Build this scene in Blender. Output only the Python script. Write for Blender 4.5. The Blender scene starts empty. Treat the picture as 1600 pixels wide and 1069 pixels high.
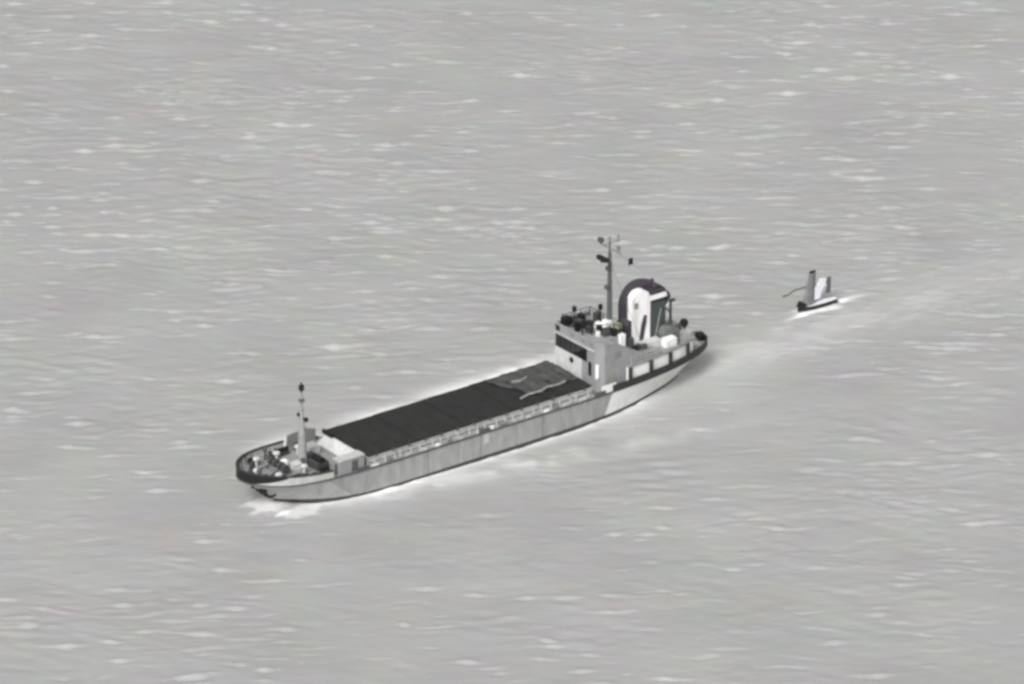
import bpy, math, random
import numpy as np
from mathutils import Vector
random.seed(7); rng = np.random.default_rng(11)
S = bpy.context.scene
COL = S.collection

# ------------------------------------------------------------------ camera, sky, sun, exposure
CAM_D, CAM_E = 600.0, math.radians(23.9)
cd = bpy.data.cameras.new('camera'); cam = bpy.data.objects.new('camera', cd); COL.objects.link(cam)
cam.location = (0, -CAM_D*math.cos(CAM_E), CAM_D*math.sin(CAM_E))
cam.rotation_euler = (math.pi/2 - CAM_E, 0, 0)
cd.sensor_width = 36; cd.lens = 36*13.72*600/1600
cd.clip_start = 1; cd.clip_end = 90000
S.camera = cam

SUN_EL, SUN_AZ = math.radians(44), math.radians(200)      # azimuth clockwise from +Y
w = bpy.data.worlds.new('World'); S.world = w; w.use_nodes = True
nt = w.node_tree; nt.nodes.clear()
sky = nt.nodes.new('ShaderNodeTexSky'); sky.sky_type = 'NISHITA'; sky.sun_disc = False
sky.sun_elevation = SUN_EL; sky.sun_rotation = SUN_AZ; sky.air_density = 1.0; sky.dust_density = 6.0; sky.ozone_density = 1.0
hs = nt.nodes.new('ShaderNodeHueSaturation'); hs.inputs['Saturation'].default_value = 0.0   # monochrome sensor: a grey overcast sky
bg = nt.nodes.new('ShaderNodeBackground'); bg.inputs['Strength'].default_value = 0.085
ow = nt.nodes.new('ShaderNodeOutputWorld')
nt.links.new(sky.outputs[0], hs.inputs['Color']); nt.links.new(hs.outputs[0], bg.inputs[0]); nt.links.new(bg.outputs[0], ow.inputs[0])
sl = bpy.data.lights.new('sun', 'SUN'); sl.energy = 1.5; sl.angle = math.radians(20); sl.color = (1, .985, .96)
so = bpy.data.objects.new('sun', sl); COL.objects.link(so)
sdir = Vector((math.sin(SUN_AZ)*math.cos(SUN_EL), math.cos(SUN_AZ)*math.cos(SUN_EL), math.sin(SUN_EL)))
so.rotation_euler = sdir.to_track_quat('Z', 'Y').to_euler(); so.location = sdir*200
S.render.engine = 'CYCLES'
S.view_settings.view_transform = 'Standard'; S.view_settings.look = 'None'
S.view_settings.gamma = 1; S.view_settings.use_curve_mapping = False
S.view_settings.exposure = 0.57
S.cycles.pixel_filter_type = 'BLACKMAN_HARRIS'; S.cycles.filter_width = 3.2     # soft long-range sensor
S.cycles.max_bounces = 5

# ------------------------------------------------------------------ helpers
class MB:
    """collects faces for one mesh"""
    def __init__(s): s.v = []; s.f = []
    def add(s, vs, fs):
        o = len(s.v); s.v += [tuple(map(float, p)) for p in vs]; s.f += [[i+o for i in f] for f in fs]; return s
    def box(s, a, b):
        (x0, y0, z0), (x1, y1, z1) = a, b
        return s.add([(x0,y0,z0),(x1,y0,z0),(x1,y1,z0),(x0,y1,z0),(x0,y0,z1),(x1,y0,z1),(x1,y1,z1),(x0,y1,z1)],
                     [(3,2,1,0),(4,5,6,7),(0,1,5,4),(1,2,6,5),(2,3,7,6),(3,0,4,7)])
    def cbox(s, c, d): return s.box([c[i]-d[i]/2 for i in range(3)], [c[i]+d[i]/2 for i in range(3)])
    def tube(s, p, q, r0, r1=None, n=8, caps=True):
        r1 = r0 if r1 is None else r1
        p, q = Vector(p), Vector(q); d = (q-p).normalized()
        a = d.orthogonal().normalized(); b = d.cross(a)
        vs = [p + (a*math.cos(t)+b*math.sin(t))*r0 for t in [2*math.pi*i/n for i in range(n)]]
        vs += [q + (a*math.cos(t)+b*math.sin(t))*r1 for t in [2*math.pi*i/n for i in range(n)]]
        fs = [(i, (i+1) % n, n+(i+1) % n, n+i) for i in range(n)]
        if caps: fs += [tuple(range(n-1, -1, -1)), tuple(range(n, 2*n))]
        return s.add(vs, fs)
    def lathe(s, c, prof, n=14):
        cx, cy, cz = c; vs = []; fs = []
        for r, z in prof:
            for i in range(n):
                t = 2*math.pi*i/n; vs.append((cx+r*math.cos(t), cy+r*math.sin(t), cz+z))
        for k in range(len(prof)-1):
            for i in range(n): fs.append((k*n+i, k*n+(i+1) % n, (k+1)*n+(i+1) % n, (k+1)*n+i))
        fs += [tuple(range(n-1, -1, -1)), tuple(range((len(prof)-1)*n, len(prof)*n))]
        return s.add(vs, fs)
    def prism_y(s, prof, y0, y1):
        n = len(prof)
        vs = [(x, y0, z) for x, z in prof] + [(x, y1, z) for x, z in prof]
        return s.add(vs, [(i, (i+1) % n, n+(i+1) % n, n+i) for i in range(n)] + [tuple(range(n-1, -1, -1)), tuple(range(n, 2*n))])
    def prism_z(s, prof, z0, z1):
        n = len(prof)
        vs = [(x, y, z0) for x, y in prof] + [(x, y, z1) for x, y in prof]
        return s.add(vs, [(i, (i+1) % n, n+(i+1) % n, n+i) for i in range(n)] + [tuple(range(n-1, -1, -1)), tuple(range(n, 2*n))])
    def grid(s, rows):
        n = len(rows[0]); vs = [p for r in rows for p in r]
        return s.add(vs, [(k*n+i, k*n+i+1, (k+1)*n+i+1, (k+1)*n+i) for k in range(len(rows)-1) for i in range(n-1)])
    def mesh(s, name, smooth=False):
        m = bpy.data.meshes.new(name); m.from_pydata(s.v, [], s.f); m.validate()
        import bmesh
        b = bmesh.new(); b.from_mesh(m); bmesh.ops.recalc_face_normals(b, faces=b.faces); b.to_mesh(m); b.free()
        if smooth:
            m.polygons.foreach_set('use_smooth', [True]*len(m.polygons))
            try: m.set_sharp_from_angle(angle=math.radians(40))
            except Exception: pass
        return m
    def build(s, name, mat, parent=None, smooth=False, loc=None, label=None):
        return link(name, s.mesh(name, smooth), mat, parent, loc, label)
def link(name, me, mat, parent=None, loc=None, label=None):
    if mat is not None and not me.materials: me.materials.append(mat)
    o = bpy.data.objects.new(name, me); COL.objects.link(o)
    if parent is not None: o.parent = parent
    if loc: o.location = loc
    if label: o['label'] = label
    return o
def empty(name, loc, rz=0, parent=None):
    o = bpy.data.objects.new(name, None); COL.objects.link(o); o.location = loc; o.rotation_euler = (0, 0, rz)
    if parent: o.parent = parent
    return o
def tag(o, label, cat, group=None):
    o['label'] = label; o['category'] = cat
    if group: o['group'] = group
    return o

def material(name, col, rough=.6, var=.12, scale=1.2, streak=0.0, metal=0.0, bump=0.0, dirt=None, dirt_amt=0.0, spec=.3):
    m = bpy.data.materials.new(name); m.use_nodes = True; t = m.node_tree; N = t.nodes; L = t.links
    p = N['Principled BSDF']; p.inputs['Roughness'].default_value = rough; p.inputs['Metallic'].default_value = metal
    p.inputs['Specular IOR Level'].default_value = spec
    tc = N.new('ShaderNodeTexCoord'); mp = N.new('ShaderNodeMapping'); L.new(tc.outputs['Object'], mp.inputs['Vector'])
    mp.inputs['Scale'].default_value = (scale, scale, scale*(1-.85*streak))
    no = N.new('ShaderNodeTexNoise'); no.inputs['Scale'].default_value = 1.6; no.inputs['Detail'].default_value = 6; no.inputs['Roughness'].default_value = .62
    L.new(mp.outputs[0], no.inputs['Vector'])
    cr = N.new('ShaderNodeMapRange'); cr.inputs['From Min'].default_value = .3; cr.inputs['From Max'].default_value = .7
    cr.inputs['To Min'].default_value = 1-var; cr.inputs['To Max'].default_value = 1+var
    L.new(no.outputs['Fac'], cr.inputs['Value'])
    mx = N.new('ShaderNodeMix'); mx.data_type = 'RGBA'; mx.blend_type = 'MULTIPLY'; mx.inputs['Factor'].default_value = 1
    mx.inputs['A'].default_value = (*col, 1); L.new(cr.outputs[0], mx.inputs['B'])
    out = mx.outputs['Result']
    if dirt:
        n2 = N.new('ShaderNodeTexNoise'); n2.inputs['Scale'].default_value = 1.0; n2.inputs['Detail'].default_value = 8; n2.inputs['Roughness'].default_value = .7
        m2 = N.new('ShaderNodeMapping'); m2.inputs['Scale'].default_value = (1.1, 1.1, .18); m2.inputs['Location'].default_value = (7.3, 2.1, 4)
        L.new(tc.outputs['Object'], m2.inputs['Vector']); L.new(m2.outputs[0], n2.inputs['Vector'])
        r2 = N.new('ShaderNodeMapRange'); r2.inputs['From Min'].default_value = .52; r2.inputs['From Max'].default_value = .74; r2.inputs['To Max'].default_value = dirt_amt
        L.new(n2.outputs['Fac'], r2.inputs['Value'])
        x2 = N.new('ShaderNodeMix'); x2.data_type = 'RGBA'; L.new(r2.outputs[0], x2.inputs['Factor']); L.new(out, x2.inputs['A']); x2.inputs['B'].default_value = (*dirt, 1)
        out = x2.outputs['Result']
    L.new(out, p.inputs['Base Color'])
    if bump:
        b = N.new('ShaderNodeBump'); b.inputs['Strength'].default_value = bump; b.inputs['Distance'].default_value = .05
        L.new(no.outputs['Fac'], b.inputs['Height']); L.new(b.outputs[0], p.inputs['Normal'])
    return m

M = dict(
    hull=material('hull_grey_paint', (.325,.325,.32), .5, .16, .8, .8, dirt=(.15,.145,.14), dirt_amt=.6, bump=.25),
    hull_white=material('hull_white_paint', (.82,.82,.80), .5, .06, .6, .5, dirt=(.45,.44,.42), dirt_amt=.4),
    dark=material('dark_grey_paint', (.035,.035,.036), .55, .25, 1.0, dirt=(.10,.10,.10), dirt_amt=.4),
    black=material('black_paint', (.012,.012,.013), .5, .2, 1.5),
    apron=material('apron_pale_paint', (.56,.56,.55), .6, .12, 1.0, dirt=(.3,.3,.29), dirt_amt=.6),
    bow=material('bow_grey_paint', (.44,.44,.43), .5, .12, .7, .7, dirt=(.2,.2,.19), dirt_amt=.5),
    boot=material('boot_topping', (.055,.053,.052), .6, .25, .8),
    deck=material('deck_grey_paint', (.27,.27,.265), .75, .22, .9, dirt=(.12,.118,.115), dirt_amt=.6),
    deck_light=material('deck_light_paint', (.40,.40,.39), .75, .22, 1.2, dirt=(.16,.155,.15), dirt_amt=.7),
    coaming=material('coaming_grey_paint', (.47,.47,.455), .6, .16, 1.0, dirt=(.22,.21,.2), dirt_amt=.6),
    hatch=material('hatch_dark_cover', (.022,.022,.0215), .7, .22, .5, dirt=(.04,.039,.038), dirt_amt=.6, bump=.2),
    tarp=material('grey_tarpaulin', (.062,.063,.062), .8, .35, .8, dirt=(.16,.16,.155), dirt_amt=.5, bump=.5),
    tarp_pale=material('pale_tarpaulin_edge', (.30,.30,.29), .8, .3, 2.0, bump=.5),
    house=material('house_grey_paint', (.275,.275,.28), .55, .10, .6, .4, dirt=(.24,.24,.235), dirt_amt=.4),
    house_green=material('house_green_grey_paint', (.27,.28,.255), .6, .15, .8, .4, dirt=(.16,.16,.15), dirt_amt=.5),
    white=material('white_paint', (.86,.86,.85), .5, .05, .8, .4, dirt=(.5,.49,.47), dirt_amt=.25),
    funnel_white=material('funnel_white_paint', (.90,.90,.895), .45, .03, .8, dirt=(.30,.29,.30), dirt_amt=.7),
    funnel_dark=material('funnel_dark_paint', (.055,.048,.058), .5, .2, .8),
    funnel_green=material('funnel_green_paint', (.060,.076,.071), .5, .2, .8),
    mast_pale=material('foremast_paint', (.27,.27,.27), .5, .2, 1.5),
    shelter=material('shelter_canvas', (.14,.15,.14), .8, .3, 1.5),
    metal=material('mast_grey_paint', (.20,.20,.20), .5, .2, 2.0),
    metal_dark=material('mast_dark_paint', (.09,.09,.092), .5, .2, 2.0),
    gear=material('gear_dark_steel', (.06,.06,.06), .6, .35, 3.0),
    glass=material('dark_window_glass', (.012,.012,.015), .12, .1, 1.0, spec=.5),
    olive=material('olive_canvas', (.20,.20,.15), .85, .25, 2.0),
    wing=material('wing_grey_composite', (.20,.20,.205), .5, .2, .8),
    wing_dark=material('wing_dark_panel', (.12,.12,.125), .45, .15, 1.2),
    pale=material('pale_lilac_composite', (.74,.73,.78), .5, .08, 1.5),
)

# ------------------------------------------------------------------ the sea
SHIP_X, SHIP_Y, SHIP_R = 22.5, -6.27, math.radians(217.1)
hx, hy = math.cos(SHIP_R), math.sin(SHIP_R)
# plan curves of the ship (used by the hull and by the foam round it)
TOP_PLAN = [(1.2,0),(1.35,.75),(2.2,1.6),(4.2,2.65),(7.5,3.6),(12,4.3),(17,4.65),(22,4.7),(30,4.7),(40,4.7),(48,4.7),(53,4.7),(56.5,4.62),(59.2,4.25),(61.4,3.5),(63.0,2.35),(63.9,1.15),(64.2,0)]
WL_PLAN  = [(5.0,0),(5.3,.25),(6.6,.95),(8.6,1.75),(11,2.5),(14,3.4),(18,4.2),(23,4.62),(30,4.7),(38,4.7),(45,4.7),(49.5,4.55),(52.5,4.15),(54.7,3.55),(56.6,2.55),(58.2,1.4),(59.3,.5),(59.7,0)]
LOW_PLAN = [(6.5,0),(6.8,.1),(8,.4),(10,1.0),(12.5,1.8),(15.5,2.9),(19,3.9),(24,4.5),(30,4.6),(38,4.6),(45,4.6),(49,4.3),(52,3.7),(54.2,2.9),(56,1.9),(57.5,1.0),(58.8,.35),(59.2,0)]
def half(x, plan=TOP_PLAN):
    return float(np.interp(x, [p[0] for p in plan], [p[1] for p in plan]))
def deck_z(x): return float(np.interp(x, [0, 8, 18, 30, 48, 54, 60, 64.2], [3.35, 3.25, 3.2, 3.2, 3.25, 3.4, 3.65, 3.95]))

def smooth01(t): t = np.clip(t, 0, 1); return t*t*(3-2*t)
def value_noise(x, y, seed, scale):
    r = np.random.default_rng(seed); T = r.random((256, 256))
    u, v = x/scale, y/scale; i = np.floor(u).astype(int); j = np.floor(v).astype(int); fu = smooth01(u-i); fv = smooth01(v-j)
    a = T[i % 256, j % 256]; b = T[(i+1) % 256, j % 256]; c = T[i % 256, (j+1) % 256]; d = T[(i+1) % 256, (j+1) % 256]
    return (a*(1-fu)+b*fu)*(1-fv)+(c*(1-fu)+d*fu)*fv
def make_axis(lo, hi, step):
    core = np.arange(lo, hi+step/2, step); g = []; s = step; x = hi
    while x < 40000: s *= 1.32; x += s; g.append(x)
    g = np.array(g); return np.concatenate([(lo-(g-hi))[::-1], core, g])
XS = make_axis(-76, 76, .30); YS = make_axis(-116, 124, .20)
X, Y = np.meshgrid(XS, YS)
far = smooth01((np.maximum(np.abs(X)-65, 0))/11); far = np.maximum(far, smooth01((np.maximum(np.abs(Y-4)-104, 0))/14))
amp = 1-far
Z = np.zeros_like(X)
# domain warp so that the crests wander
Wx = X+1.6*(value_noise(X, Y, 31, 9)-.5); Wy = Y+1.5*(value_noise(X, Y, 33, 9)-.5)+.35*(value_noise(X, Y, 34, 4.1)-.5)
# three families of short-crested chop, each fading in and out in patches so that no crest runs on
for fam in range(3):
    F = np.zeros_like(X)
    for k in range(34):
        lam = float(np.exp(rng.uniform(math.log(.85), math.log(3.4))))
        ang = math.radians(90+rng.normal((4, -9, 14)[fam], 21)); kk = 2*math.pi/lam
        F += .0078*lam**.85*np.sin(kk*(Wx*math.cos(ang)+Wy*math.sin(ang))+rng.uniform(0, 6.28))
    Z += F*(.25+1.9*value_noise(X/1.7, Y, 50+fam, 2.1)*value_noise(X/1.4, Y, 60+fam, 4.7)*1.5)
for k in range(12):
    lam = rng.uniform(4, 9); ang = math.radians(90+rng.normal(0, 14)); kk = 2*math.pi/lam
    Z += .0075*lam**.8*np.sin(kk*(Wx*math.cos(ang)+Wy*math.sin(ang))+rng.uniform(0, 6.28))
gust = .55+.9*value_noise(X, Y, 5, 17)*value_noise(X, Y, 6, 8)*1.7
# ship coordinates of every sea vertex
U = (X-SHIP_X)*hx+(Y-SHIP_Y)*hy; V = -(X-SHIP_X)*hy+(Y-SHIP_Y)*hx
wlh = np.interp(U, [p[0] for p in WL_PLAN], [p[1] for p in WL_PLAN], left=0, right=0)
ends = np.maximum(np.maximum(U-59.7, 5.0-U), 0)
side = np.abs(V)-wlh
dist = np.where(ends > 0, np.hypot(ends, V), np.maximum(side, 0))
calm = smooth01(1-(dist-2)/24)*np.where(V > 0, 1, .45)
wakew = smooth01((10-U)/10)*np.exp(-(V/(3.2+.06*np.maximum(10-U, 0)))**2)*smooth01(1-(-U-10)/70)
gust *= 1-.62*np.clip(calm+.6*wakew, 0, 1)
gust *= .62+.38*smooth01((Y+95)/120)
n_a = value_noise(X, Y, 8, 1.1); n_b = value_noise(X, Y, 9, 3.3); n_c = value_noise(U, V, 12, .55); n_d = value_noise(U, V, 13, 6.0)
Z = .28*Z*gust
# separate short crests, each a raised lip with a trough in front, scattered in patches
fleck = np.zeros_like(X)
dens = lambda x, y: value_noise(np.array([x]), np.array([y]), 71, 15)[0]*value_noise(np.array([x]), np.array([y]), 72, 6)[0]
n = 0
while n < 2300:
    x, y = rng.uniform(-72, 72), rng.uniform(-108, 118)
    if rng.random() > (.10+2.0*dens(x, y))*(.45+.55*min(max((y+90)/130, 0), 1)): continue
    n += 1
    u, v = (x-SHIP_X)*hx+(y-SHIP_Y)*hy, -(x-SHIP_X)*hy+(y-SHIP_Y)*hx
    k = rng.uniform(.35, 1.2)+(.4 if rng.random() < .06 else 0)
    if -5 < v < 24 and -10 < u < 66: k *= .45
    if -45 < u < 6 and abs(v) < 5: k *= .4
    sx, sy, a = rng.uniform(.6, 2.1)*(1.4 if rng.random() < .2 else 1), rng.uniform(.20, .40), rng.normal(.03, .11)
    i0, i1 = np.searchsorted(XS, (x-4*sx, x+4*sx)); j0, j1 = np.searchsorted(YS, (y-2.6, y+2.6))
    if i1-i0 < 3 or j1-j0 < 3: continue
    gx = X[j0:j1, i0:i1]-x; gy = Y[j0:j1, i0:i1]-y-a*gx-.12*np.sin(gx*1.3+x)
    env = np.exp(-(gx/sx)**2)*(1+.35*np.sin(gx*2.1+y*3))
    h = .105*k*sy/.34
    Z[j0:j1, i0:i1] += h*env*(np.exp(-(gy/sy)**2)-1.25*np.exp(-((gy+1.8*sy)/(.85*sy))**2))
    if k > 1.0: fleck[j0:j1, i0:i1] += (k-.9)*.9*env*np.exp(-((gy+.45*sy)/(.45*sy))**2)
Z = Z*amp
# a packet of steeper ripples on the port quarter
PX, PY = 15.5, -35.5
pk = np.exp(-((X-PX)/5.0)**2-((Y-PY)/6.0)**2)
Z += .085*pk*np.sin(2*math.pi*(Wy*1.0-.18*Wx)/2.7)+.04*pk*np.sin(2*math.pi*(Wy*.98+.2*Wx)/1.9)
# swell thrown off the bow: Kelvin arms on both sides
arm = np.zeros_like(X)
for off, wd, a in ((0, 1.3, 1.0), (5.2, 1.1, .6), (10.0, 1.1, .4)):
    run = (59.0-off)-U
    pos = .6+run*.235
    arm += np.where((run > 0) & (run < 75), a*np.exp(-((np.abs(V)-wlh*.25-pos-1.2)/wd)**2)*smooth01(run/6)*smooth01((75-run)/45), 0)
Z += .16*arm*amp
# bow wave piled at the stem
bow = np.exp(-(((U-59.9)/2.0)**2+(V/2.6)**2))
Z += .30*bow
Z += .10*wakew*(n_b-.5)*2
Z -= .0
# foam cover, with some white painted in as a bright rim round the hull
edge = np.exp(-np.maximum(dist, 0)/(.40+.6*n_d))*(.45+.55*smooth01((n_c+n_a)*.9))
foam = .95*edge*(dist < 5)  # waterline foam, whitened further to paint a bright rim along the hull
bn = (n_c-.5)*.8+(n_a-.5)*.7
foam += .45*np.clip((1.5*np.exp(-(((U-61.0)/2.6)**2+(V/2.4)**2))+bn-.55)*2.2, 0, 1)
foam += .42*np.clip((1.4*np.exp(-(((U-58.5)/4.2)**2+((V-3.2)/1.5)**2))+bn-.6)*2, 0, 1)
foam += .22*arm*smooth01((n_a*.55+n_b*.6)*1.7-.55)*smooth01((70-(59-U))/50)
foam += .75*np.where(V < 0, 1, 0)*np.exp(-((np.abs(V)-11.4)/2.0)**2)*smooth01((U-8)/12)*smooth01((58-U)/8)*smooth01(.15+n_b*.9+n_a*.3)  # white band painted on the starboard water as a bright halo past the hatch
st = value_noise(U/3.5, V, 81, .8)*.6+value_noise(U/2.5, V, 82, .4)*.4
foam += .10*np.clip((wakew*1.2+(st-.5)*1.6-.55)*1.6, 0, 1)+.10*wakew
crest = fleck
foam += .20*crest
foam += .13*np.where(V > 0, 1, .4)*smooth01(1-dist/(7+.16*np.clip(59-U, 0, 60)))*(.5+.5*n_b)
# foam round the small sailing craft
DX, DY, DR = 35.35, 9.95, math.atan2(8.66-11.25, 33.45-37.36)
dh, dv = math.cos(DR), math.sin(DR)
DU = (X-DX)*dh+(Y-DY)*dv; DV = -(X-DX)*dv+(Y-DY)*dh
foam += .95*np.exp(-((np.abs(DV)-.45-.22*np.clip(2.9-DU, 0, 4.5))/.45)**2)*smooth01((DU+3.2)/2)*smooth01((4.0-DU)/1.5)*(.45+.55*n_a)
foam += 1.0*np.exp(-((DV-.75-.05*DU)/.40)**2)*smooth01((DU+3.2)/2)*smooth01((6.4-DU)/3)*(.5+.5*n_a)
foam += .80*np.exp(-(DV/.5)**2)*smooth01((-DU-1.6)/1.2)*smooth01((DU+8.5)/5)*smooth01(n_a*1.1)
foam = np.clip(foam*amp, 0, 1)
nx, ny = len(XS), len(YS)
me = bpy.data.meshes.new('sea')
co = np.stack([X, Y, Z], -1).reshape(-1, 3).astype(np.float32)
idx = np.arange(nx*ny).reshape(ny, nx)
q = np.stack([idx[:-1, :-1], idx[:-1, 1:], idx[1:, 1:], idx[1:, :-1]], -1).reshape(-1)
me.vertices.add(len(co)); me.vertices.foreach_set('co', co.reshape(-1))
nf = len(q)//4
me.loops.add(len(q)); me.loops.foreach_set('vertex_index', q.astype(np.int32))
me.polygons.add(nf); me.polygons.foreach_set('loop_start', np.arange(0, len(q), 4, dtype=np.int32))
me.update(calc_edges=True); me.polygons.foreach_set('use_smooth', np.ones(nf, dtype=bool))
at = me.attributes.new('foam', 'FLOAT', 'POINT'); at.data.foreach_set('value', foam.reshape(-1).astype(np.float32))
sm = bpy.data.materials.new('pale_sea_water'); sm.use_nodes = True; t = sm.node_tree; N = t.nodes; L = t.links
p = N['Principled BSDF']; p.inputs['Roughness'].default_value = .28; p.inputs['IOR'].default_value = 1.33
tc = N.new('ShaderNodeTexCoord')
n1 = N.new('ShaderNodeTexNoise'); n1.inputs['Scale'].default_value = .13; n1.inputs['Detail'].default_value = 2; L.new(tc.outputs['Object'], n1.inputs['Vector'])
hsn = N.new('ShaderNodeHueSaturation'); hsn.inputs['Saturation'].default_value = .8; hsn.inputs['Value'].default_value = .8; L.new(n1.outputs['Color'], hsn.inputs['Color'])
mx = N.new('ShaderNodeMix'); mx.data_type = 'RGBA'; mx.inputs['Factor'].default_value = .075; mx.inputs['A'].default_value = (.335, .335, .33, 1); L.new(hsn.outputs[0], mx.inputs['B'])  # pale base colour carries sky brightness that darker water would reflect
n3 = N.new('ShaderNodeTexNoise'); n3.inputs['Scale'].default_value = .055; n3.inputs['Detail'].default_value = 5; n3.inputs['Roughness'].default_value = .6; L.new(tc.outputs['Object'], n3.inputs['Vector'])
r3 = N.new('ShaderNodeMapRange'); r3.inputs['From Min'].default_value = .3; r3.inputs['From Max'].default_value = .7; r3.inputs['To Min'].default_value = .93; r3.inputs['To Max'].default_value = 1.08; L.new(n3.outputs['Fac'], r3.inputs['Value'])
m3 = N.new('ShaderNodeMix'); m3.data_type = 'RGBA'; m3.blend_type = 'MULTIPLY'; m3.inputs['Factor'].default_value = 1; L.new(mx.outputs['Result'], m3.inputs['A']); L.new(r3.outputs[0], m3.inputs['B'])
af = N.new('ShaderNodeAttribute'); af.attribute_name = 'foam'
mf = N.new('ShaderNodeMix'); mf.data_type = 'RGBA'; L.new(af.outputs['Fac'], mf.inputs['Factor']); L.new(m3.outputs['Result'], mf.inputs['A']); mf.inputs['B'].default_value = (.86, .86, .85, 1)
L.new(mf.outputs['Result'], p.inputs['Base Color'])
mr = N.new('ShaderNodeMapRange'); mr.inputs['To Min'].default_value = .28; mr.inputs['To Max'].default_value = .8; L.new(af.outputs['Fac'], mr.inputs['Value']); L.new(mr.outputs[0], p.inputs['Roughness'])
mp = N.new('ShaderNodeMapping'); mp.inputs['Scale'].default_value = (.5, 1.0, 1); L.new(tc.outputs['Object'], mp.inputs['Vector'])
n2 = N.new('ShaderNodeTexNoise'); n2.inputs['Scale'].default_value = 1.1; n2.inputs['Detail'].default_value = 4; n2.inputs['Roughness'].default_value = .55; L.new(mp.outputs[0], n2.inputs['Vector'])
bp = N.new('ShaderNodeBump'); bp.inputs['Strength'].default_value = .12; bp.inputs['Distance'].default_value = .25; L.new(n2.outputs['Fac'], bp.inputs['Height']); L.new(bp.outputs[0], p.inputs['Normal'])
me.materials.append(sm)
sea = bpy.data.objects.new('sea', me); COL.objects.link(sea); sea['kind'] = 'structure'; sea['label'] = 'pale grey choppy sea around the ship'

# ------------------------------------------------------------------ the cargo ship
ship = empty('cargo_ship', (SHIP_X, SHIP_Y, 0), SHIP_R)
tag(ship, 'long grey coastal cargo ship with dark hatch cover and white funnel aft', 'cargo ship')

# hull: lofted between three plan curves
def resample(plan, n):
    P = np.array(plan, float); d = np.r_[0, np.cumsum(np.linalg.norm(np.diff(P, axis=0), axis=1))]
    # catmull-like smoothing through dense interpolation
    tt = np.linspace(0, len(P)-1, n); out = []
    for s in tt:
        i = min(int(s), len(P)-2); f = s-i
        p0, p1, p2, p3 = P[max(i-1, 0)], P[i], P[i+1], P[min(i+2, len(P)-1)]
        out.append(.5*((2*p1)+(-p0+p2)*f+(2*p0-5*p1+4*p2-p3)*f*f+(-p0+3*p1-3*p2+p3)*f**3))
    out = np.array(out); out[:, 1] = np.maximum(out[:, 1], 0); out[0, 1] = out[-1, 1] = 0
    return out
NS = 103
TC, WC, LC = resample(TOP_PLAN, NS), resample(WL_PLAN, NS), resample(LOW_PLAN, NS)
def hull_point(i, z):
    zt = deck_z(TC[i, 0])
    if z >= 0:
        f = min(z/zt, 1.0)**1.25; a = WC[i]*(1-f)+TC[i]*f
    else:
        f = min(-z/1.6, 1); a = WC[i]*(1-f)+LC[i]*f
    return a
def hull_strip(z0, z1, levels, off=0.0, i0=0, i1=NS-1, both=True):
    """skin of the hull between two heights; heights may be functions of x"""
    b = MB()
    for sgn in ((1, -1) if both else (1,)):
        rows = []
        for k in range(levels+1):
            r = []
            for i in range(i0, i1+1):
                x = TC[i, 0]; a0 = z0(x) if callable(z0) else z0; a1 = z1(x) if callable(z1) else z1
                z = a0+(a1-a0)*k/levels; a = hull_point(i, z)
                y = a[1]+off*(1 if a[1] > .02 else 0)
                xx = a[0]+(off if i > NS*.8 else (-off if i < NS*.2 else 0))*(.6 if a[1] > .02 else 1)
                r.append((xx, sgn*y, z))
            rows.append(r)
        b.grid(rows)
    return b
hull = hull_strip(-1.6, deck_z, 12).build('hull', M['hull'], ship, True)
iaft = int(np.argmin(abs(TC[:, 0]-17.6)))
hull_strip(.22, lambda x: deck_z(x)-.06, 6, .02, 0, iaft).build('stern_plating', M['hull_white'], hull, True, label='white painted lower stern plating')
hull_strip(-.3, lambda x: .48+.3*float(smooth01(np.array((x-54)/8))), 2, .03).build('boot_topping', M['boot'], hull, True, label='dark waterline stripe')
ifo = int(np.argmin(abs(TC[:, 0]-56.5)))
hull_strip(lambda x: .4, lambda x: deck_z(x)-.1, 6, .018, ifo).build('bow_plating', M['bow'], hull, True, label='lighter grey flared bow plating')
# rubbing strake along the deck edge
def edge_bar(i0, i1, z0, z1, off0, off1, b=None):
    b = b or MB()
    for sgn in (1, -1):
        rows = []
        for (o, zf) in ((off0, z0), (off1, z0), (off1, z1), (off0, z1), (off0, z0)):
            r = []
            for i in range(i0, i1+1):
                x, y = TC[i]; z = zf(x)
                # normal direction in plan
                a, c = TC[max(i-1, 0)], TC[min(i+1, NS-1)]; tx, ty = c-a; n = math.hypot(tx, ty); nxx, nyy = -ty/n, tx/n
                if i == 0: nxx, nyy = -1, 0
                if i == NS-1: nxx, nyy = 1, 0
                r.append((x+nxx*o, sgn*max(y+nyy*o, 0), z))
            rows.append(r)
        b.grid(rows)
    return b
edge_bar(iaft, NS-1, lambda x: deck_z(x)-.12, lambda x: deck_z(x)+.06, -.05, .08).build('rubbing_strake', M['metal_dark'], hull, label='dark rubbing strake along the deck edge')
# main deck
b = MB(); b.grid([[(TC[i, 0], s*(TC[i, 1]-.01), deck_z(TC[i, 0])-.01) for i in range(NS)] for s in (1, -1)])
b.build('main_deck', M['deck'], ship)

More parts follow.
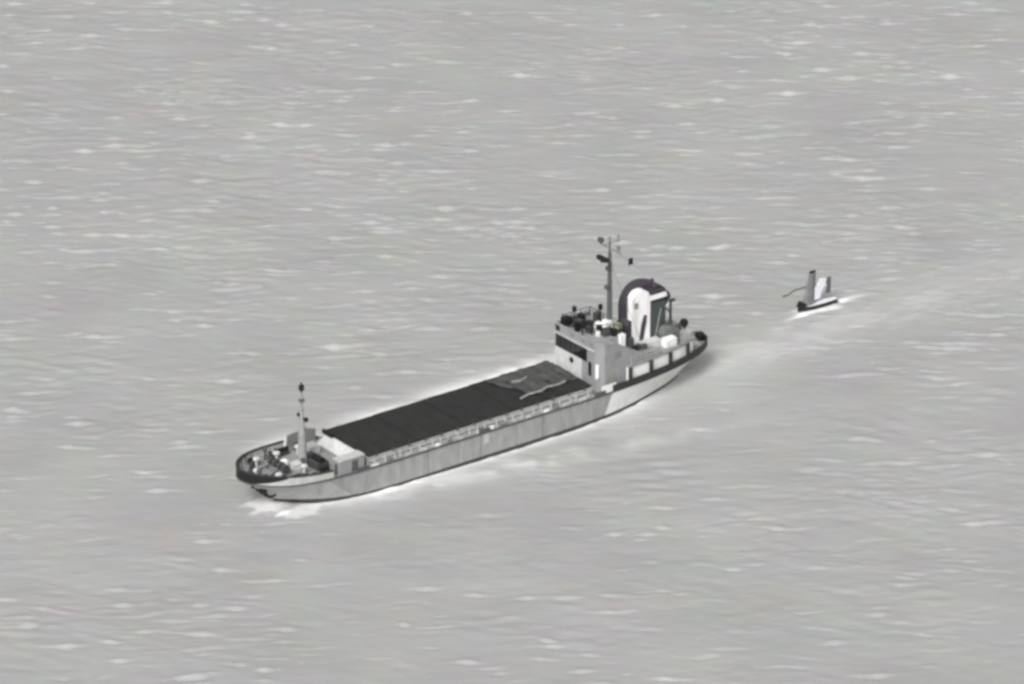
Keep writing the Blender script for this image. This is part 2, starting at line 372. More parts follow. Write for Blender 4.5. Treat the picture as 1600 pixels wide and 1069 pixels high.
# ---- bow bulwark
def bul_top(x): return float(np.interp(x, [50, 53, 57, 60, 64.3], [3.95, 4.15, 4.35, 4.6, 5.05]))
i_b0 = int(np.argmin(abs(TC[:, 0]-55.3))); i_b1 = int(np.argmin(abs(TC[:, 0]-60.6)))
bw = edge_bar(i_b0, NS-1, lambda x: deck_z(x)-.005, bul_top, -.06, .02).build('bow_bulwark', M['coaming'], ship)
i_nose = TC[i_b1, 0]
edge_bar(i_b1, NS-1, lambda x: max(deck_z(x)-.1, bul_top(x)-.15-.95*min(max((x-i_nose)/3.2, 0), 1)), bul_top, -.06, .05).build('bow_nose_bulwark', M['black'], bw, label='black painted bulwark round the stem')
edge_bar(i_b0, NS-1, lambda x: bul_top(x)+.003, lambda x: bul_top(x)+.13, -.16, .09).build('bulwark_cap', M['dark'], bw)
# stays inside the bow bulwark
stay = MB().prism_y([(0, 0), (.5, 0), (.08, .8)], -.03, .03).mesh('bulwark_stay')
for i in range(i_b0+3, NS-4, 3):
    for s in (1, -1):
        x, y = TC[i]; o = link('bulwark_stay', stay, M['coaming'], bw, (x, s*(y-.1), deck_z(x)))
        o.rotation_euler = (0, 0, -s*math.pi/2)
# raised starboard screen just aft of the mast
b = MB(); b.prism_y([(51.3, 3.3), (55.2, 3.3), (55.0, 4.9), (52.6, 5.05), (51.3, 4.7)], -4.66, -4.52).build('side_screen', M['metal'], ship, label='dark raised screen on the far side of the forecastle')
# hawse pipe and anchor on both bows
for s in (1, -1):
    an = MB(); c = Vector((62.05, s*.98, 2.45)); out = Vector((.72, s*.62, -.3)).normalized()
    an.tube(c-out*.25, c+out*.10, .42, .46, 12).build('hawse_pipe', M['black'], ship, True)
    a2 = MB(); q0 = Vector((61.1, s*1.0, 1.55))+out*.12
    a2.tube(c+out*.05, q0, .12, .10, 8); a2.tube(q0+Vector((.55, -s*.35, .25)), q0, .10, .17, 7); a2.tube(q0+Vector((-.55, s*.35, .25)), q0, .10, .17, 7)
    a2.build('anchor', M['black'], ship, label='dark stowed bow anchor')

# ---- forecastle gear
def zf(x): return deck_z(x)
wl = MB().cbox((59.3, 0, zf(59.3)+.22), (1.5, 2.6, .44)).build('windlass', M['metal'], ship, label='windlass with dark chain drums')
for y in (-1.25, -.45, .45, 1.25):
    MB().tube((59.3, y-.22, zf(59.3)+.75), (59.3, y+.22, zf(59.3)+.75), .48, .48, 12).build('drum', M['gear'], wl, True)
MB().cbox((58.6, 0, zf(59)+.65), (.6, .7, .9)).build('motor_box', M['white'], wl)
for y in (-.85, .85):
    MB().tube((60.0, y, zf(60)+.55), (61.5, y*1.25, zf(61)+.15), .09, .09, 6).build('anchor_chain', M['gear'], wl)
bit_post = MB().lathe((0, 0, 0), [(.26, 0), (.17, .06), (.17, .55), (.24, .6), (.24, .68), (.1, .72)], 10)
bit_mesh = MB().lathe((-.42, 0, 0), [(.17, 0), (.17, .55), (.24, .6), (.24, .68), (.1, .72)], 10).lathe((.42, 0, 0), [(.17, 0), (.17, .55), (.24, .6), (.24, .68), (.1, .72)], 10).box((-.75, -.28, .0), (.75, .28, .08)).mesh('bollard', True)
for x, y, rz in ((61.6, 1.75, -.9), (61.6, -1.75, .9), (57.6, 3.55, -.25), (57.6, -3.55, .25), (54.0, 3.9, 0), (54.0, -3.85, 0)):
    o = link('bollard', bit_mesh, M['gear'], ship, (x, y, zf(x)-.005)); o.rotation_euler = (0, 0, rz)
vent_mesh = MB().lathe((0, 0, 0), [(.16, 0), (.16, .75), (.38, .8), (.36, 1.0), (.12, 1.12)], 12).mesh('mushroom_vent', True)
for x, y in ((62.4, .35), (60.6, -2.3), (57.9, -2.4), (57.4, 2.0), (61.0, 2.45), (55.0, -2.6)):
    o = link('mushroom_vent', vent_mesh, None, ship, (x, y, zf(x)-.01))
    if not vent_mesh.materials: vent_mesh.materials.append(M['apron'])
for x, y, r in ((60.4, 2.5, .5), (58.3, 2.9, .55), (58.0, -1.5, .5), (62.3, -.8, .35)):
    b = MB()
    for k in range(4): b.lathe((x, y, zf(x)+k*.1), [(r-.14, 0), (r, .03), (r, .08), (r-.14, .1)], 14)
    b.build('rope_coil', M['gear'], ship, True)
MB().cbox((55.2, 1.5, zf(55)+.45), (1.5, 1.7, .9)).build('winch_housing', M['gear'], ship, label='dark winch beside the foremast')
MB().tube((55.2, .75, zf(55)+1.05), (55.2, 2.3, zf(55)+1.05), .4, .4, 12).build('winch_drum', M['black'], ship, True)
MB().cbox((57.3, .3, zf(57)+.3), (1.2, 1.0, .6)).build('deck_hatch', M['apron'], ship, label='pale booby hatch on the forecastle')
MB().cbox((53.6, -2.0, zf(54)+.5), (1.1, 1.4, 1.0)).build('store_box', M['coaming'], ship, label='grey store box forward of the hatch')
MB().cbox((54.6, -.9, zf(54)+.35), (.9, .8, .7)).build('store_box', M['metal_dark'], ship, label='dark store box behind the foremast')
for x, y, l_ in ((61.0, 2.9, 1.2), (59.4, 3.3, .9), (60.6, -2.9, 1.0), (56.4, -3.4, 1.2), (55.6, 3.2, 1.0)):
    mw = MB().cbox((x, y, zf(x)+.2), (l_, .7, .4)).build('mooring_winch', M['gear'], ship)
    MB().tube((x-l_/2, y, zf(x)+.55), (x+l_/2, y, zf(x)+.55), .3, .3, 10).build('winch_drum', M['black'], mw, True)
for x, y in ((62.6, 1.2), (58.9, -3.2), (57.0, 1.2)):
    MB().tube((x, y, zf(x)), (x, y, zf(x)+1.0), .12, .10, 8).lathe((x, y, zf(x)+.95), [(.12, 0), (.3, .1), (.26, .4), (.08, .5)], 10).build('cowl_vent', M['metal_dark'], ship, True)
# locker at the forward end of the port side deck
lk = MB().box((51.4, 3.35, zf(52)-.005), (54.6, 4.55, 5.0)).build('deck_locker', M['house'], ship, label='grey locker at the forward end of the port side deck')
MB().box((52.2, 4.553, 3.5), (53.0, 4.59, 4.7)).build('door', M['metal_dark'], lk)
MB().box((51.3, 3.3, 5.003), (54.7, 4.62, 5.08)).build('roof', M['coaming'], lk)
MB().box((54.603, 3.7, 3.45), (54.64, 4.25, 4.6)).build('door', M['metal_dark'], lk)

# ---- foremast
fm = MB(); FX = 56.2
fm.lathe((FX, 0, zf(FX)-.02), [(.62, 0), (.50, .3), (.44, 3.7), (.36, 4.0), (.24, 4.15), (.20, 6.4), (.15, 6.6), (.11, 8.5)], 14)
fm = fm.build('foremast', M['mast_pale'], ship, True)
MB().lathe((FX, 0, 12.0), [(.12, 0), (.12, .2), (.30, .25), (.30, .75), (.12, .85), (.05, 1.15)], 10).build('mast_light', M['black'], fm, True)
MB().tube((FX, -.65, 9.0), (FX, .75, 9.0), .10, .10, 8).build('crossarm', M['metal_dark'], fm)
MB().cbox((FX, .78, 9.05), (.32, .32, .42)).build('mast_lamp', M['black'], fm)
MB().cbox((FX, -.62, 9.15), (.26, .26, .36)).build('mast_lamp', M['black'], fm)
MB().lathe((FX, 0, 10.9), [(.12, 0), (.34, .05), (.34, .22), (.12, .28)], 10).build('mast_ring', M['metal_dark'], fm, True)
MB().tube((FX-.42, -.22, zf(FX)), (FX-.3, -.2, 8.0), .05).tube((FX-.42, .22, zf(FX)), (FX-.3, .2, 8.0), .05).build('ladder', M['metal_dark'], fm)

# ---- hatch: coaming, stays, cover panels
HX0, HX1, HW, HZ = 20.3, 50.5, 3.98, 4.45
co_ = MB(); zc = HZ-.18
for a, bb in (((HX0-.15, HW-.12, 3.1), (HX1+.15, HW, zc)), ((HX0-.15, -HW, 3.1), (HX1+.15, -HW+.12, zc)), ((HX1+.03, -HW+.12, 3.1), (HX1+.15, HW-.12, zc)), ((HX0-.15, -HW+.12, 3.1), (HX0-.03, HW-.12, zc))):
    co_.box(a, bb)
coam = co_.build('hatch_coaming', M['coaming'], ship)
MB().box((HX0-.2, HW+.003, zc-.22), (HX1+.2, HW+.09, zc-.08)).build('coaming_flange', M['coaming'], coam)
MB().box((HX0, HW+.003, 3.52), (HX1, HW+.08, 3.62)).build('coaming_pipe', M['metal'], coam)
cst = MB().prism_y([(0, 0), (.30, 0), (.07, .80), (0, .80)], -.04, .04).mesh('coaming_stay')
xs = np.arange(HX0+.7, HX1, 1.25)
for k, x in enumerate(xs+rng.uniform(-.3, .3, len(xs))):
    for s in (1, -1):
        o = link('coaming_stay', cst, M['coaming'], coam, (float(x), s*HW, 3.2)); o.rotation_euler = (0, 0, s*math.pi/2)
for k, y in enumerate(np.arange(-3.4, 3.5, 1.13)):
    link('coaming_stay', cst, M['coaming'], coam, (HX1+.15, float(y), 3.22))
# odds and ends lashed along the port side deck
for k in range(16):
    x = HX0+1+k*1.85+rng.uniform(-.5, .5); l_, h_ = rng.uniform(.3, 1.1), rng.uniform(.12, .4)
    MB().box((x, 4.30, 3.2), (x+l_, 4.52, 3.2+h_)).build('lashing_gear', M[('apron', 'coaming', 'metal', 'hull_white')[k % 4]], ship)
# sloping apron in front of the hatch (light panel behind the foremast)
MB().prism_y([(HX1+.155, zc-.02), (HX1+.155, zc-.12), (HX1+1.25, 3.42), (HX1+1.35, 3.42)], -3.6, 3.3).build('hatch_apron', M['apron'], coam, label='pale sloping plate in front of the hatch')
MB().box((HX1+.05, -4.0, zc+.003), (HX1+.35, -2.2, zc+.42)).build('hatch_stopper', M['black'], coam)
cover = empty('hatch_cover', (0, 0, 0), 0, ship)
npan = 14; pw = (HX1-HX0)/npan
for k in range(npan):
    x0 = HX0+k*pw; b = MB(); h = HZ+.03*math.sin(k*2.1); g = .03
    ys = np.linspace(-HW-.1, HW+.1, 9)
    prof = [(float(y), h+.10*(1-(y/HW)**2)) for y in ys]
    rows = [[(x, y, z) for y, z in [(ys[0], zc+.01)]+prof+[(ys[-1], zc+.01)]] for x in (x0+g, x0+pw-g)]
    b.grid(rows); n = len(rows[0]); b.add(rows[0], [tuple(range(n))]); b.add(rows[1], [tuple(range(n))])
    b.build('hatch_panel', M['hatch'], cover)
# cleats along the near edge of the cover
cl = MB().cbox((0, 0, 0), (.22, .12, .3)).mesh('cleat')
for x in np.arange(HX0+1.1, HX1, pw): link('cleat', cl, M['metal_dark'], cover, (float(x), HW+.17, HZ-.12))

# tarpaulin thrown over the aft end of the hatch
TX0, TX1, TY0, TY1 = 20.4, 28.5, -3.9, 2.0
rows = []
for i in range(41):
    r = []
    for j in range(31):
        u, v = i/40, j/30
        x = TX0+(TX1-TX0)*u; y = TY0+(TY1-TY0)*v-.9*u*v*math.sin(u*5)
        if u > .9: y += .35*math.sin(v*17)
        x += u*u*(.7*math.sin(v*3.1+1)+.2*math.sin(v*9))-1.0*u*v
        z = HZ+.10*(1-(y/HW)**2)+.07+.06*math.sin(x*2.3+y*.8)+.05*math.sin(y*3.1-x*1.2)+.04*math.sin(x*5.2+1)
        r.append((x, y, z+.02))
    rows.append(r)
b = MB(); b.grid(rows); o = b.build('tarpaulin', M['tarp'], None, True)
o.location = (SHIP_X, SHIP_Y, 0); o.rotation_euler = (0, 0, SHIP_R)
sol = o.modifiers.new('thickness', 'SOLIDIFY'); sol.thickness = .03; sol.offset = 1
tag(o, 'rumpled grey tarpaulin over the aft end of the dark hatch', 'tarpaulin')
# pale rolled edges of the tarpaulin
def rope_tube(pts, r, n=7):
    b = MB()
    for a, c in zip(pts[:-1], pts[1:]): b.tube(a, c, r, r, n)
    return b
for pts in ([(28.9, 2.5, HZ+.2), (27.6, 2.25, HZ+.28), (26.2, 2.35, HZ+.25), (25.0, 2.0, HZ+.3), (23.4, 2.05, HZ+.22), (22.2, 1.8, HZ+.2)],
            [(27.2, -1.4, HZ+.3), (26.2, -1.1, HZ+.3), (25.1, -1.5, HZ+.28)]):
    rope_tube(pts, .11).build('rolled_edge', M['tarp_pale'], o, True)

# ---- fairleads on the port and starboard deck edge
flm = MB().box((-.7, -.1, -.05), (.7, .12, .42)).mesh('fairlead'); fst = MB().box((-.42, .02, -.9), (.05, .035, -.1)).mesh('stain')
for x in (19.6, 35.5, 51.6):
    for s in (1, -1): link('fairlead', flm, M['metal_dark'], ship, (x, s*4.68, 3.26))
MB().box((34.9, 4.735, 1.9), (35.6, 4.755, 3.02)).build('freeing_port_plate', M['coaming'], hull)
# hull seams: thin welded strips
for x in (27.5, 35.9, 43.0): MB().box((x, 4.70, .36), (x+.10, 4.722, 3.05)).build('plate_seam', M['metal'], hull)
# side deck railing, thin
def railing(pts, h=1.0, r=.03, bars=3, step=1.5):
    b = MB()
    for (a, c) in zip(pts[:-1], pts[1:]):
        A, C = Vector(a), Vector(c); n = max(1, int((C-A).length/step))
        for k in range(n+1):
            q = A+(C-A)*k/n; b.tube(q, q+Vector((0, 0, h)), r*1.3, r*1.3, 5)
        for k in range(bars): b.tube(A+Vector((0, 0, h*(k+1)/bars)), C+Vector((0, 0, h*(k+1)/bars)), r, r, 5)
    return b

# ---- poop: dark bulwark band, white house side, posts, boat deck
edge_bar(0, iaft, lambda x: deck_z(x)-.10, lambda x: deck_z(x)+.78, -.04, .06).build('stern_bulwark', M['dark'], ship, label='dark bulwark band round the stern')
def inset_plan(x0, x1, d, n=26, zc=None):
    xs = np.linspace(x0, x1, n); return [(float(x), max(half(float(x))-d, .12)) for x in xs]
pl = inset_plan(4.8, 15.4, .30); loop = pl+[(x, -y) for x, y in reversed(pl)]
ph = MB().prism_z(loop, 3.2, 5.28).build('poop_house', M['white'], ship, label='white poop house wall behind dark posts')
pl = inset_plan(4.5, 15.4, .12); loop = pl+[(x, -y) for x, y in reversed(pl)]
bd = MB().prism_z(loop, 5.283, 5.52).build('boat_deck', M['deck'], ship, label='grey boat deck over the stern')
post = MB().box((-.22, -.08, 0), (.22, .10, 1.34)).mesh('deck_post')
for x in (15.2, 12.1, 9.0, 6.0):
    for s in (1, -1):
        o = link('deck_post', post, M['dark'], ship, (x, s*(half(x)-.06), 3.95))
        o.rotation_euler = (0, 0, s*math.atan2(half(x+.3)-half(x-.3), .6))
# stern nose: dark rounded end with fairlead
MB().lathe((1.75, 0, 3.9), [(.5, 0), (.55, .25), (.45, .5), (.2, .6)], 14).build('stern_roller', M['black'], ship, True)
pts = [(x, s*y, 5.52) for s in (1,) for x, y in inset_plan(4.7, 15, .22, 8)]
railing(pts, .9, .025, 2, 1.6).build('railing', M['coaming'], bd)
railing([(x, -y, z) for x, y, z in pts], .9, .025, 2, 1.6).build('railing', M['coaming'], bd)

# ---- wheelhouse and accommodation block
WX0, WX1, WYS, WYP, WZ = 14.2, 19.0, -4.25, 3.95, 8.35
wh = MB().prism_z([(WX0, WYS), (WX1, WYS), (WX1, 2.9), (18.4, 3.6), (16.6, 2.4), (WX0, 2.4)], 3.15, WZ).prism_y([(18.4, 3.15), (18.4, WZ-.02), (16.6, WZ-.02), (14.4, 7.0), (12.6, 6.25), (10.4, 5.9), (10.4, 5.53), (WX0, 5.53), (WX0, 3.15)], 2.403, WYP).prism_z([(WX1, 2.9), (18.4, WYP), (18.4, 3.5)], 3.15, WZ-.02).build('wheelhouse', M['house'], ship, label='grey wheelhouse block with a dark window band')
# bulwark (wind dodger) round the roof
dg = MB()
dg.box((WX1-.12, WYS, WZ+.003), (WX1+.04, 2.85, WZ+.48)); dg.box((16.7, WYP-.12, WZ-.017), (18.4, WYP+.04, WZ+.30)); dg.box((WX0, WYS-.04, WZ+.003), (WX1-.13, WYS+.12, WZ+.5))
dg.prism_z([(WX1+.04, 2.86), (WX1-.12, 2.86), (18.3, WYP-.1), (18.42, WYP+.03)], WZ+.003, WZ+.45)
dg.build('roof_bulwark', M['house'], wh)
MB().prism_z([(WX0+.05, WYS+.13), (WX1-.13, WYS+.13), (WX1-.13, 2.8), (18.3, 3.5), (16.6, 2.35), (WX0+.05, 2.35)], WZ+.003, WZ+.06).build('roof', M['house'], wh)
MB().box((WX1+.002, WYS-.02, 7.62), (WX1+.16, 3.0, 7.76)).build('window_visor', M['coaming'], wh)
MB().box((WX1+.002, -4.1, 6.02), (WX1+.05, 1.5, 7.60)).build('window_band', M['black'], wh, label='black band round the bridge windows')
wp = MB().box((0, 0, 0), (.05, .80, 1.25)).mesh('window')
for k in range(6): link('window', wp, M['glass'], wh, (WX1+.04, -3.98+k*.9, 6.2))
# lower front: white wall with porthole and doors
MB().box((WX1+.002, -4.2, 3.2), (WX1+.06, .6, 6.0)).build('front_wall', M['apron'], wh, label='white lower front of the wheelhouse')
pm = MB().tube((0, 0, 0), (.08, 0, 0), .34, .34, 14).mesh('porthole', True)
link('porthole', pm, M['black'], wh, (WX1+.06, -1.15, 5.32))
MB().box((WX1+.06, 1.9, 4.6), (WX1+.12, 2.35, 6.2)).build('door', M['black'], wh, label='dark door at the port end of the front')
MB().tube((18.95, 3.3, 4.6), (18.95, 3.3, 6.2), .2, .22, 10).build('corner_pillar', M['white'], wh, True, label='white corner pillar')
# port side: lower greenish wall, doors
MB().box((WX0+.1, WYP+.002, 3.2), (18.2, WYP+.05, 5.4)).build('side_wall', M['house_green'], wh, label='green grey lower port side wall')
MB().box((15.9, WYP+.05, 3.3), (16.6, WYP+.09, 5.2)).build('door', M['house'], wh)
MB().box((16.2, WYP+.01, 6.7), (17.0, WYP+.04, 7.4)).build('side_window', M['metal'], wh)
# small front windows high on the bulwark
MB().box((WX1+.04, -4.05, 8.0), (WX1+.10, -3.4, 8.6)).build('bridge_lamp', M['black'], wh)
for y in (-1.4, .6, 2.0): MB().box((WX1+.04, y, 8.15), (WX1+.08, y+.5, 8.5)).build('roof_scuttle', M['metal'], wh)
# white mooring panel at the break of the poop, port side
MB().prism_z([(17.3, 4.45), (19.3, 4.55), (19.3, 4.66), (17.3, 4.58)], 3.22, 4.15).build('break_panel', M['hull_white'], ship, label='white bulwark panel at the break of the poop')

# ---- gear on the wheelhouse roof
RZ = WZ+.06
railing([(18.3, -3.9, RZ), (18.3, -.2, RZ), (15.0, 2.2, RZ)], 1.25, .045, 3, 1.0).build('roof_railing', M['black'], wh)
railing([(18.3, -3.9, RZ), (14.4, -3.9, RZ), (14.4, 2.2, RZ)], 1.15, .04, 3, 1.2).build('roof_railing', M['black'], wh)
def lamp(x, y, h, r, name, label):
    b = MB(); b.tube((x, y, RZ), (x, y, RZ+h-.3), .07, .07, 7); b.lathe((x, y, RZ+h-.35), [(.1, 0), (r, .12), (r, .6), (.12, .72)], 12)
    return b.build(name, M['black'], wh, True, label=label)
lamp(17.6, -2.6, 2.15, .26, 'searchlight', 'dark searchlight on a thin stand'); lamp(15.2, -1.0, 2.3, .27, 'searchlight', 'dark searchlight near the mast')
MB().cbox((17.9, -3.6, RZ+.5), (1.0, .9, .8)).build('equipment_box', M['black'], wh)
MB().cbox((17.3, -2.3, RZ+.45), (.8, 1.0, .9)).build('equipment_box', M['gear'], wh)
MB().cbox((16.7, -1.1, RZ+.45), (.9, .9, .9)).build('equipment_box', M['black'], wh)
MB().cbox((15.9, -.6, RZ+.35), (1.0, .9, .7)).build('equipment_box', M['white'], wh)
MB().cbox((15.1, .1, RZ+.55), (.8, .8, 1.1)).build('equipment_box', M['white'], wh)
MB().cbox((15.9, 1.1, RZ+.25), (1.6, 1.3, .5)).build('equipment_box', M['gear'], wh)
MB().lathe((14.9, 1.7, RZ), [(.3, 0), (.32, .5), (.55, .8), (.45, 1.15), (.15, 1.3)], 14).build('compass_cover', M['olive'], wh, True, label='olive canvas covered binnacle')
MB().cbox((15.0, 2.6, 7.9), (.6, .5, 1.5)).build('equipment_box', M['white'], wh)
MB().cbox((13.9, 2.8, 7.2), (.5, .6, 1.4)).build('equipment_box', M['gear'], wh)

for x, y, w_, h_, m_ in ((18.0, -1.5, .5, 1.0, 'black'), (17.2, -.4, .6, .7, 'gear'), (16.5, .5, .5, .9, 'black'), (15.6, 2.0, .5, .8, 'black'), (14.7, -2.2, .7, 1.1, 'gear'), (16.2, -3.2, .7, .9, 'black'), (17.0, .9, .35, .5, 'white')):
    MB().prism_z([(x-w_/2, y-w_/2), (x+w_/2, y-w_/2), (x+w_/2, y+w_/2), (x-w_/2, y+w_/2)], RZ+.003, RZ+h_).build('deck_box', M[m_], wh)
for x, y, h_ in ((13.2, 1.9, 1.6), (12.9, 3.0, 1.1), (11.9, 2.8, .8), (7.2, 1.2, 1.6)):
    MB().tube((x, y, 5.52), (x, y, 5.5+h_), .16, .14, 8).lathe((x, y, 5.45+h_), [(.15, 0), (.33, .1), (.3, .45), (.1, .55)], 10).build('cowl_vent', M['gear'], ship, True)
# ---- main mast
MX = 14.75
mm = MB().lathe((MX, 0, 5.5), [(.34, 0), (.30, 3.5), (.25, 7.5), (.20, 11.8), (.10, 12.3), (.07, 13.9)], 12).build('main_mast', M['metal_dark'], ship, True)
MB().tube((MX, -1.7, 18.0), (MX, 2.0, 18.0), .09, .09, 8).build('crossarm', M['metal'], mm)
MB().tube((MX+.9, 0, 18.6), (MX-1.4, 0, 18.6), .07, .07, 8).build('crossarm', M['metal'], mm)
MB().cbox((MX, -1.6, 18.45), (.45, .6, .5)).build('mast_lamp', M['metal_dark'], mm)
MB().cbox((MX, 1.5, 18.5), (.3, .4, .5)).build('mast_lamp', M['metal'], mm)
MB().tube((MX-1.2, 0, 18.5), (MX-1.2, 0, 19.3), .1).build('antenna', M['metal'], mm)
rd = MB().cbox((MX+1.0, 0, 17.0), (.5, 1.6, .42)).build('radar_scanner', M['black'], mm, label='black radar scanner bar')
MB().box((MX, -.15, 16.55), (MX+1.2, .15, 16.75)).build('radar_bracket', M['metal_dark'], mm)
MB().cbox((MX+.3, 0, 13.4), (.5, .5, .4)).build('mast_lamp', M['metal_dark'], mm)
MB().cbox((MX+.25, 0, 15.6), (.3, .5, .4)).build('mast_lamp', M['metal_dark'], mm)
MB().tube((MX-.3, -.2, 8.4), (MX-.22, -.2, 16.5), .04).tube((MX-.3, .2, 8.4), (MX-.22, .2, 16.5), .04).build('ladder', M['metal'], mm)
for s in (1, -1): MB().tube((MX, 0, 16.5), (12.0, s*3.2, 5.5), .025, .025, 5).build('stay_wire', M['metal_dark'], mm)

# ---- funnel: dark arched casing with a white casing in front of it
def arch(x0, x1, z0, z1, r, n=10):
    pr = [(x0, z0), (x1, z0)]
    for k in range(n+1): a = math.pi/2*k/n; pr.append((x1-r+r*math.cos(a), z1-r+r*math.sin(a)))
    for k in range(n+1): a = math.pi/2+math.pi/2*k/n; pr.append((x0+r+r*math.cos(a), z1-r+r*math.sin(a)))
    return pr
fprof = [(8.0, 5.5), (12.2, 5.5)]
for k in range(25):
    a = math.pi*k/24; rx = 2.35 if a < math.pi/2 else 3.5
    fprof.append((9.9+rx*math.cos(a), 9.85+2.6*math.sin(a)))
fprof += [(6.6, 9.3), (7.2, 8.9), (8.0, 8.8)]
fu = MB().prism_y(fprof, -1.6, .1).build('funnel', M['funnel_dark'], ship, True, label='funnel with dark arched casing and white front')
MB().prism_y(arch(9.75, 12.3, 5.5, 12.25, 1.2), .103, 1.0).build('white_casing', M['funnel_white'], fu, True, label='white inner funnel casing')
MB().prism_y(arch(7.5, 9.72, 5.5, 10.7, .3), .103, .95).build('green_casing', M['funnel_green'], fu, True, label='dark green casing behind the funnel')
MB().prism_y(arch(7.4, 9.72, 10.72, 11.35, .25), .103, 1.02).build('exhaust_hood', M['funnel_white'], fu, True, label='white exhaust hood pointing aft')
MB().prism_y([(9.7, 11.85), (8.6, 11.8), (7.8, 11.6), (7.2, 11.25), (6.9, 10.75), (6.95, 10.4), (7.2, 10.3), (7.38, 10.7), (7.5, 11.36), (9.7, 11.36)], .105, 1.05).build('hood_rim', M['funnel_dark'], fu, True)
MB().prism_y([(9.75, 10.72), (7.1, 10.5), (7.1, 10.4), (9.75, 10.55)], .96, 1.06).build('hood_edge', M['black'], fu)
MB().prism_y([(11.3, 6.3), (10.7, 6.3), (10.3, 8.3), (10.25, 9.1), (10.6, 9.3), (11.0, 8.2)], 1.003, 1.05).build('funnel_ladder_case', M['funnel_dark'], fu)
MB().cbox((11.75, 1.03, 10.6), (.45, .06, .7)).build('louvre', M['olive'], fu)
MB().tube((8.2, -.8, 11.6), (8.05, -.8, 12.35), .22, .2, 10).build('exhaust_pipe', M['funnel_dark'], fu, True)
MB().prism_y([(12.31, 5.52), (13.3, 5.52), (13.2, 7.4), (12.9, 8.4), (12.31, 8.9)], -.6, .95).build('uptake_house', M['funnel_dark'], fu)
# white engine casing steps under the funnel
MB().box((9.0, 1.06, 5.52), (11.7, 2.1, 6.3)).build('engine_casing', M['apron'], ship)
# ---- boat deck gear
for x, y in ((13.6, 3.3), (13.6, 2.4)):
    b = MB(); b.tube((x, y, 5.52), (x, y, 6.5), .18, .18, 10); b.lathe((x, y, 6.45), [(.2, 0), (.36, .15), (.36, .6), (.1, .75)], 12)
    b.build('deck_ventilator', M['black'], ship, True)
MB().box((7.6, 2.2, 5.525), (9.1, 3.1, 6.5)).build('deck_bin', M['white'], ship, label='white bin at the edge of the boat deck')
MB().prism_y(arch(6.4, 8.6, 5.525, 7.3, .8), .95, 2.1).build('canvas_shelter', M['shelter'], ship, True, label='green grey shelter behind the funnel')
MB().box((7.0, 2.15, 5.525), (7.5, 2.9, 6.2)).build('winch_housing', M['black'], ship)
ap = MB().tube((6.05, 0, 5.5), (6.05, 0, 9.6), .2, .15, 10).build('derrick_post', M['metal_dark'], ship, True, label='thin dark post on the stern')
MB().tube((6.05, 0, 8.0), (8.2, .3, 10.2), .09, .07, 8).build('boom', M['metal_dark'], ap)
MB().cbox((5.85, 0, 9.45), (.7, .3, .3)).build('post_head', M['metal_dark'], ap)
cp = MB().lathe((4.0, 0, 3.25), [(.45, 0), (.2, .1), (.16, 2.7)], 10).build('capstan', M['gear'], ship, True, label='dark round capstan at the stern')
MB().lathe((4.1, 0, 5.75), [(.15, 0), (.45, .2), (.52, .5), (.42, .82), (.12, .98)], 12).build('capstan_head', M['black'], cp, True)
MB().lathe((5.3, .6, 5.5), [(.3, 0), (.34, .8), (.42, .9), (.15, 1.15)], 12).build('deck_ventilator', M['funnel_dark'], ship, True)
MB().box((4.2, .9, 5.525), (6.2, 1.7, 5.95)).build('deck_locker', M['deck_light'], ship)
MB().box((4.6, -1.6, 5.525), (6.6, -.5, 6.3)).build('deck_locker', M['coaming'], ship)
MB().box((2.6, -1.2, 3.3), (4.3, 1.2, 3.75)).build('mooring_platform', M['apron'], ship)
# soot marks and pipes that break up the funnel
MB().tube((12.33, .2, 5.6), (12.33, .2, 11.4), .07, .07, 7).build('steam_pipe', M['metal'], fu)
MB().tube((9.0, .98, 6.0), (8.2, .98, 9.4), .12, .1, 7).build('steam_pipe', M['metal'], fu)
MB().lathe((8.6, .3, 11.76), [(.3, 0), (.3, .25), (.42, .3), (.15, .5)], 10).build('exhaust_cowl', M['funnel_dark'], fu, True)

# ---- signal flag on a halyard between mast and funnel
fg = empty('signal_flag', (SHIP_X+hx*11.9, SHIP_Y+hy*11.9, 15.66), SHIP_R)
tag(fg, 'small dark signal flag flying between mast and funnel', 'flag')
rows = [[(-.5*i/6-.0, .10*math.sin(i*1.3), -.4+.8*j/4+.06*math.sin(i)) for i in range(-3, 6)] for j in range(5)]
fo = MB().grid(rows).build('flag_cloth', M['black'], fg, True); s_ = fo.modifiers.new('thickness', 'SOLIDIFY'); s_.thickness = .03
MB().tube((2.8, 0, 2.35), (-2.9, -1.0, -2.4), .014, .014, 5).build('halyard', M['metal'], fg)

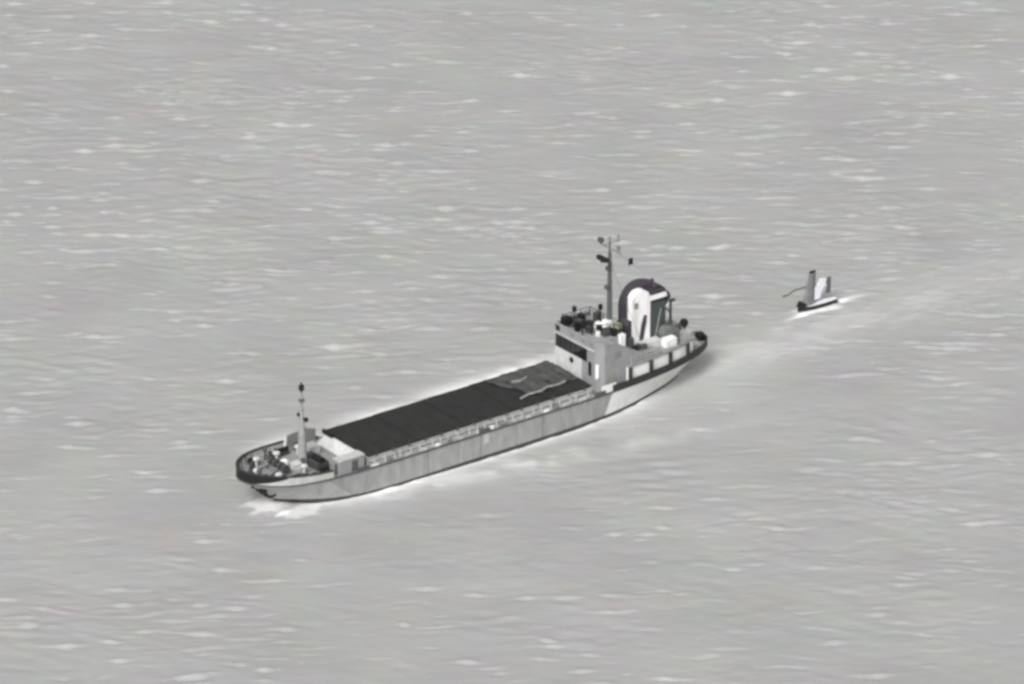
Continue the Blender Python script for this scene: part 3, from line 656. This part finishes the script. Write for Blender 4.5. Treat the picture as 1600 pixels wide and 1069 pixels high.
# ------------------------------------------------------------------ small unmanned sailing craft astern
dr = empty('sailing_drone', (DX, DY, 0), DR); dr.scale = (1.1, 1.1, 1.08)
tag(dr, 'small dark sailing craft with upright rigid wing sail astern of the ship', 'sailboat')
secs = [(-2.35, .30, .28), (-1.6, .42, .20), (-.4, .48, .15), (1.0, .44, .13), (2.0, .26, .18), (2.6, .05, .30)]
rows = []
for x, bw_, dep in secs:
    top = .55+(.12 if x > 2 else 0)
    rows.append([(x, bw_*1.05, top), (x, bw_, .25), (x, bw_*.55, -.15), (x, 0, -.3), (x, -bw_*.55, -.15), (x, -bw_, .25), (x, -bw_*1.05, top)])
hb = MB().grid(rows); hb.add(rows[0], [tuple(range(7))])
hl = hb.build('hull', M['black'], dr, True)
MB().grid([[(x, s*b_*1.0, .545+(.12 if x > 2 else 0)) for x, b_, d in secs] for s in (1, -1)]).build('deck', M['pale'], dr)
MB().prism_y([(1.45, .5), (2.6, .55), (2.5, 1.0), (2.2, 1.2), (1.8, .95)], -.26, .26).build('bow_pod', M['black'], dr, label='black box on the bow')
def wing(x0, c0, x1, c1, z0, z1, th, mat, name, parent, y=0):
    rows = []
    for k in range(7):
        f = k/6; c = c0+(c1-c0)*f; xl = x0+(x1-x0)*f; z = z0+(z1-z0)*f; r = []
        for a, tt in ((0, 0), (.08, .7), (.3, 1), (.65, .7), (1, .04), (.65, -.7), (.3, -1), (.08, -.7), (0, 0)):
            r.append((xl-a*c, y+tt*th*c, z))
        rows.append(r)
    b = MB().grid(rows); b.add(rows[-1], [tuple(range(8))]); b.add(rows[0], [tuple(range(8))])
    return b.build(name, mat, parent, True)
wg = wing(2.2, 1.95, 1.3, .9, .62, 4.2, .12, M['wing'], 'wing_sail', dr)
wing(1.26, .90, 1.24, .86, 4.2, 4.42, .13, M['black'], 'wing_tip', wg)
wing(.92, .5, .72, .3, 1.0, 3.9, .30, M['wing_dark'], 'trailing_panel', wg)
MB().tube((.9, 0, .5), (.9, 0, 1.1), .16, .14, 10).build('wing_pivot', M['black'], dr, True)
MB().tube((1.6, 0, 2.75), (3.2, 0, 2.7), .08, .08, 8).tube((3.2, 0, 2.7), (3.9, .05, 2.4), .08, .08, 8).tube((3.9, .05, 2.4), (4.7, .1, 2.42), .08, .09, 8).build('counterweight_boom', M['metal_dark'], dr, True)
tb = MB().tube((.8, 0, 2.3), (-1.2, 0, 2.3), .08, .07, 8).build('tail_boom', M['pale'], dr, True)
MB().prism_y([(.55, 1.0), (-.25, 1.05), (-.45, 2.0), (-.85, 2.3), (-.95, 3.15), (-.3, 3.3), (.1, 2.6), (.5, 2.3)], -.06, .06).build('boom_panel', M['pale'], tb)
wing(-.85, .8, -1.1, .55, 1.35, 3.2, .12, M['wing_dark'], 'tail_fin', dr)
